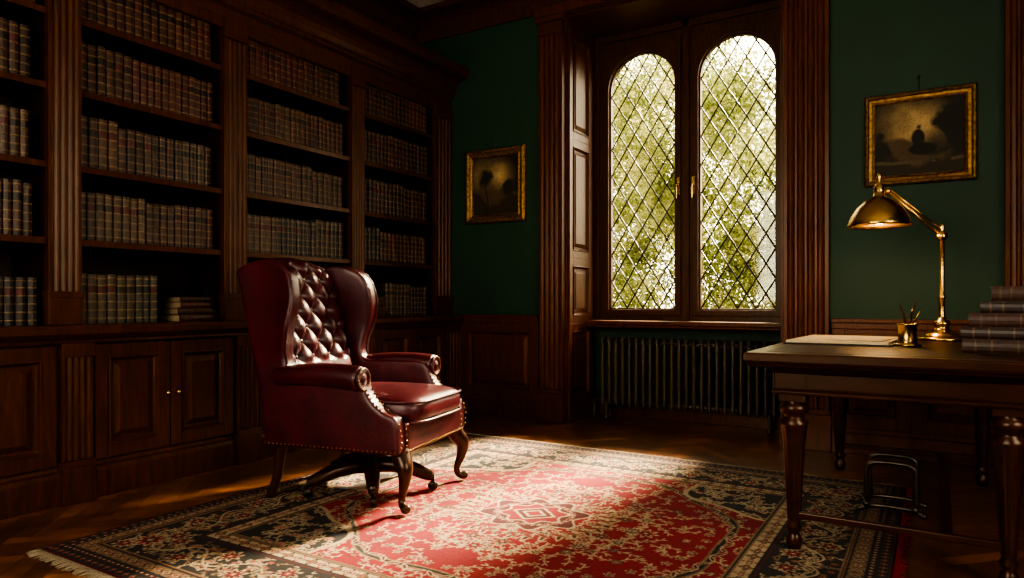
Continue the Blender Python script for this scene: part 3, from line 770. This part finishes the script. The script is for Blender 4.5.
for k in range(5):
    a=R(15+72*k); c,s=math.cos(a),math.sin(a)
    mb.tube([(.02*c,.02*s,.120),(.10*c,.10*s,.125),(.20*c,.20*s,.110),(.28*c,.28*s,.080),(.315*c,.315*s,.073)],[.040,.040,.036,.030,.024],12,0,6)
    mb.tube([(.315*c,.315*s,.08),(.315*c,.315*s,.045)],.008,8,1,1)
    M=Matrix.Rotation(a,3,'Z')@Matrix.Rotation(R(90),3,'X')
    mb.lathe([(.001,-.013),(.02,-.013),(.024,-.008),(.024,.008),(.02,.013),(.001,.013)],(.315*c,.315*s,.0245),16,1,True,None,M)
M_caster=plain('caster_iron',(.045,.036,.03),.35,.8,20,.3,.1)
mb.build('swivel_base',[M_legw,M_caster],0,CH,(0,0,.012))
# ---------------------------------------------------------------- desk
DX0,DX1,DY0,DY1,DZ=-.62,.37,2.69,4.46,.76
dk=empty('writing_desk',(0,0,0))
mb=MB()
def edgeloop(mb,L,x0,x1,y0,y1,mat=0):
    V=[];F=[]
    for o,z in L: V+=[(x0-o,y0-o,z),(x1+o,y0-o,z),(x1+o,y1+o,z),(x0-o,y1+o,z)]
    for k in range(len(L)-1):
        for i in range(4): F.append((k*4+i,k*4+(i+1)%4,(k+1)*4+(i+1)%4,(k+1)*4+i))
    F.append((3,2,1,0)); n=(len(L)-1)*4; F.append((n,n+1,n+2,n+3)); mb.add(V,F,mat)
edgeloop(mb,[(-.035,DZ-.058),(-.018,DZ-.052),(-.012,DZ-.044),(-.004,DZ-.038),(0,DZ-.030),(0,DZ-.008),(-.003,DZ-.002),(-.008,DZ)],DX0,DX1,DY0,DY1)
mb.box(DX0+.07,DX1-.07,DY0+.08,DY1-.07,DZ,DZ+.0008,1)
mb.build('top',[M_deskw,M_green_bl],0,dk)
mb=MB(); a0,a1,b0,b1=DX0+.10,DX1-.10,DY0+.08,DY1-.08
mb.box(a0,a1,b0,b1,.605,DZ-.055)
edgeloop(mb,[(0,.600),(.010,.602),(.012,.612),(.004,.620),(0,.622)],a0,a1,b0,b1)
edgeloop(mb,[(0,.680),(.006,.684),(.022,.700),(.022,.704)],a0,a1,b0,b1)
TF=lambda u,v,n:(u,b0-n,v); TS=lambda u,v,n:(a0-n,u,v)
mb.boxT(TF,a0+.11,a1-.11,.625,.680,0,.006)
for k in range(3):
    w=(b1-b0-.2)/3; mb.boxT(TS,b0+.1+k*w+.02,b0+.1+(k+1)*w-.02,.625,.680,0,.006)
    mb.sph((a0-.018,b0+.1+(k+.5)*w,.652),.010,1,8)
mb.build('apron',[M_deskw,M_brass],.0015,dk)
LG=[(DX0+.16,DY0+.13),(DX1-.16,DY0+.13),(DX0+.16,DY1-.14),(DX1-.16,DY1-.14)]
prof=[(.020,.0),(.026,.006),(.030,.03),(.024,.05),(.018,.06),(.026,.072),(.028,.085),(.020,.10),(.024,.11),(.040,.40),(.048,.475),(.052,.49),(.036,.505),(.034,.515),(.050,.53),(.055,.545),(.048,.56),(.036,.57),(.044,.585),(.044,.60)]
mb=MB()
for i,(x,y) in enumerate(LG):
    zb=.012 if x<-.12 and y<4.03 else 0.0
    mb.lathe([(r,zb+z*(.60-zb)/.60) for r,z in prof],(x,y,0),48,0,True,(.115,.474,12,.16))
    mb.box(x-.048,x+.048,y-.048,y+.048,.575,.69)
mb.build('legs',[M_deskw],0,dk)
mb=MB()
mb.box(LG[0][0],LG[1][0],LG[0][1]-.014,LG[0][1]+.014,.125,.15); mb.box(LG[2][0],LG[3][0],LG[2][1]-.014,LG[2][1]+.014,.125,.15)
xm=(DX0+DX1)/2+.16; mb.box(xm-.02,xm+.02,LG[0][1],LG[2][1],.125,.15)
mb.build('stretchers',[M_deskw],.004,dk)
mb=MB(); fx0,fx1=-.26,-.07
for y in(3.46,3.64):
    mb.tube([(fx0,y,.03),(fx0,y,.20),(fx0+.02,y,.232),(fx0+.05,y,.24),(fx1-.05,y,.24),(fx1-.02,y,.232),(fx1,y,.20),(fx1,y,.03)],.010,8,0,5)
    mb.tube([(fx0-.03,y,.022),(fx0+.02,y,.045),(fx1-.02,y,.045),(fx1+.03,y,.022)],.011,8,0,5)
for x in(fx0,fx1):
    mb.tube([(x,3.42,.06),(x,3.68,.06)],.009,8,0,1)
    for y in (3.42,3.68): mb.sph((x,y,.06),.015,0,8)
for x in(fx0-.03,fx1+.03):
    for y in(3.46,3.64): mb.sph((x,y,.0265),.0140,0,8)
mb.build('iron_footrest',[M_iron])
# ---------------------------------------------------------------- desk objects
Z=DZ+.0008
LX,LY=.03,4.02
lp=empty('brass_desk_lamp',(LX,LY,Z),0)
mb=MB()
mb.lathe([(.105,0),(.108,.006),(.105,.014),(.088,.020),(.080,.026),(.076,.034),(.055,.044),(.040,.052),(.030,.062),(.034,.072),(.040,.082),(.034,.094),(.020,.104),(.014,.12),(.013,.20),(.018,.21),(.018,.218),(.012,.226),(.011,.50),(.018,.508),(.02,.52),(.014,.53),(.008,.545),(.013,.56),(.009,.575),(.001,.58)],(0,0,0),32)
sd=Vector((-.80,-.28,0)).normalized()
sh=sd*.285+Vector((0,0,.690))
el=Vector((0,0,.515)); kn=sd*.245+Vector((0,0,.745))
mb.sph(el,.026,0,12)
mb.tube([el,kn],.009,10,0,1)
mb.tube([el+Vector((0,0,.03)),kn+Vector((0,0,.018))],.005,8,0,1)
mb.sph(kn,.016,0,12)
cap=sh+Vector((0,0,.055))
mb.tube([kn,cap],.010,10,0,1)
mb.build('stand',[M_brass],0,lp)
mb=MB()
prf=[(.002,.150),(.008,.145),(.012,.128),(.007,.112),(.006,.100),(.018,.088),(.024,.076),(.027,.058),(.026,.035),(.040,.026),(.075,.004),(.108,-.032),(.132,-.072),(.145,-.108),(.148,-.122),(.143,-.122),(.139,-.106),(.126,-.072),(.103,-.036),(.071,-.003),(.038,.018),(.002,.022)]
mb.lathe(prf,tuple(sh),40,0)
mb.build('shade',[M_brass],0,lp)
mb=MB(); mb.sph(sh+Vector((0,0,-.05)),.028,0,12,(1,1,1.3)); mb.lathe([(.012,-.02),(.014,.02)],tuple(sh),12)
M_bulb,nt_,b_=newmat('warm_bulb'); b_.inputs['Base Color'].default_value=(1,.8,.5,1); b_.inputs['Emission Color'].default_value=(1,.66,.3,1); b_.inputs['Emission Strength'].default_value=12
mb.build('bulb',[M_bulb],0,lp)
L=bpy.data.lights.new('lamp_light','POINT'); L.energy=8.0; L.color=(1,.68,.36); L.shadow_soft_size=.03
lo=bpy.data.objects.new('lamp_light',L); S.collection.objects.link(lo); lo.parent=lp; lo.location=sh+Vector((0,0,-.11))
mb=MB(); cx,cy=-.10,3.42
mb.lathe([(.052,0),(.054,.004),(.050,.010),(.040,.014)],(cx,cy,Z),28)
mb.lathe([(.038,.012),(.040,.016),(.036,.022),(.036,.085),(.040,.090),(.041,.096),(.038,.097),(.034,.090),(.034,.02),(.001,.018)],(cx,cy,Z),28)
for i,(dx,dy,l,m) in enumerate([(.035,.01,.20,1),(-.03,.02,.18,1),(.02,-.03,.165,0),(-.015,-.02,.15,1),(.045,-.01,.15,0)]):
    mb.tube([(cx-dx*.3,cy-dy*.3,Z+.022),(cx+dx*.8,cy+dy*.8,Z+l-.02),(cx+dx,cy+dy,Z+l)],[.004,.004,.0012],8,m,1)
mb.build('brass_pen_cup',[M_brass,M_deskw])
mb=MB()
def Tb(ang,cx,cy):
    c,s=math.cos(ang),math.sin(ang); return lambda u,v,n:(cx+c*u-s*v,cy+s*u+c*v,Z+n)
T1=Tb(-.05,-.355,3.60)
mb.boxT(T1,-.215,.215,-.31,.31,0,.008,1); mb.boxT(T1,-.205,.205,-.30,.30,.008,.018,0)
for k,(a,u,v) in enumerate([(.03,-.08,.02),(-.04,.09,-.02)]):
    T=Tb(-.05+a,-.355+u,3.60+v); mb.boxT(T,-.095,.095,-.22,.22,.018+k*.002,.0205+k*.002,0)
mb.build('desk_blotter',[M_paper,M_felt],.0008)
stack('book_stack',.225,3.16,Z,[(.26,.24,.052,.04,(.040,.016,.011)),(.25,.22,.045,-.05,(.030,.014,.011)),(.24,.21,.05,.06,(.055,.020,.014),.008),(.20,.18,.045,-.02,(.03,.018,.014),.03),(.17,.15,.055,.09,(.05,.020,.014),.04)],R(-97))
# ---------------------------------------------------------------- garden
def garden():
    rng=np.random.RandomState(5)
    cl=[]
    while len(cl)<700:
        y=rng.uniform(11,24); x=rng.uniform(-19,4)
        lim=(6.3-1.15*max(0,x/y*12+3.9))*(.5+.5*y/12)
        z=rng.uniform(.0,max(1.6,lim)); cl.append((x,y,z,rng.uniform(.4,1.1)))
    cl=np.array(cl); N=480000
    k=rng.randint(len(cl),size=N); p=rng.normal(size=(N,3)); p/=np.linalg.norm(p,axis=1)[:,None]
    c=cl[k,:3]+p*(cl[k,3]*rng.uniform(.3,1,N))[:,None]
    c[:,2]=np.maximum(c[:,2],-.6)
    a=rng.normal(size=(N,3)); a/=np.linalg.norm(a,axis=1)[:,None]; b=np.cross(a,rng.normal(size=(N,3))); b/=np.linalg.norm(b,axis=1)[:,None]
    s=rng.uniform(.025,.065,N)[:,None]
    V=np.stack([c-a*s,c-b*s*.55,c+a*s,c+b*s*.55],1).reshape(-1,3)
    root=empty('garden_trees')
    o=fastmesh('foliage',V,np.arange(4*N).reshape(-1,4),[M_leaf]); o.parent=root
    mb=MB()
    for k in range(9):
        x=rng.uniform(-12,-2); y=rng.uniform(14,19); mb.tube([(x,y,-.79),(x+.1,y,1.5),(x-.1,y+.2,3.2),(x+.2,y,4.4)],[.10,.08,.05,.02],8,0,4)
    mb.build('trunks',[M_bark],0,root,fixn=False)
    mb=MB(); mb.box(-25,15,5.9,30,-.9,-.8); mb.build('garden_lawn',[M_grass])
garden()
# ---------------------------------------------------------------- lights / world / camera
w=bpy.data.worlds.new('World'); S.world=w; w.use_nodes=True
bg=w.node_tree.nodes['Background']; bg.inputs[0].default_value=(1,.88,.67,1); bg.inputs[1].default_value=7.2
sun=bpy.data.lights.new('sun','SUN'); sun.energy=46; sun.color=(1,.82,.56); sun.angle=R(11)
so=bpy.data.objects.new('sun',sun); S.collection.objects.link(so); d=Vector((-.14,-.80,-.58)); so.rotation_euler=d.to_track_quat('-Z','Y').to_euler(); so.location=(2,10,8)
def portal(name,loc,dr,sx,sy):
    P=bpy.data.lights.new(name,'AREA'); P.shape='RECTANGLE'; P.size=sx; P.size_y=sy; P.cycles.is_portal=True
    po=bpy.data.objects.new(name,P); S.collection.objects.link(po); po.location=loc; po.rotation_euler=Vector(dr).to_track_quat('-Z','Z').to_euler()
portal('window_portal',(-1.67,YW+.2,2.0),(0,-1,0),1.6,2.4)
def fill_light(name,loc,dr,sx,sy,e):  # area light added as soft fill, set in an invented opening
    P=bpy.data.lights.new(name,'AREA'); P.shape='RECTANGLE'; P.size=sx; P.size_y=sy; P.energy=e; P.color=(1,.80,.56)
    po=bpy.data.objects.new(name,P); S.collection.objects.link(po); po.location=loc; po.rotation_euler=Vector(dr).to_track_quat('-Z','Z').to_euler()
fill_light('added_fill',(XR+.12,1.1,1.92),(-1,0,0),2.0,2.05,3.0)  # added fill from the right, out of view
fill_light('added_fill',(-1.5,YF-.12,1.92),(0,1,0),2.4,2.05,.6)  # weaker added fill from behind the camera
cam=bpy.data.cameras.new('camera'); co=bpy.data.objects.new('camera',cam); S.collection.objects.link(co)
co.location=(0,0,.95); co.rotation_euler=(R(90),0,R(31.5)); cam.lens=36*690/1024; cam.sensor_width=36; cam.shift_y=13/1024; cam.clip_start=.05
S.camera=co
S.view_settings.exposure=.28
try: S.view_settings.look='AgX - High Contrast'
except Exception as ex: print(ex)
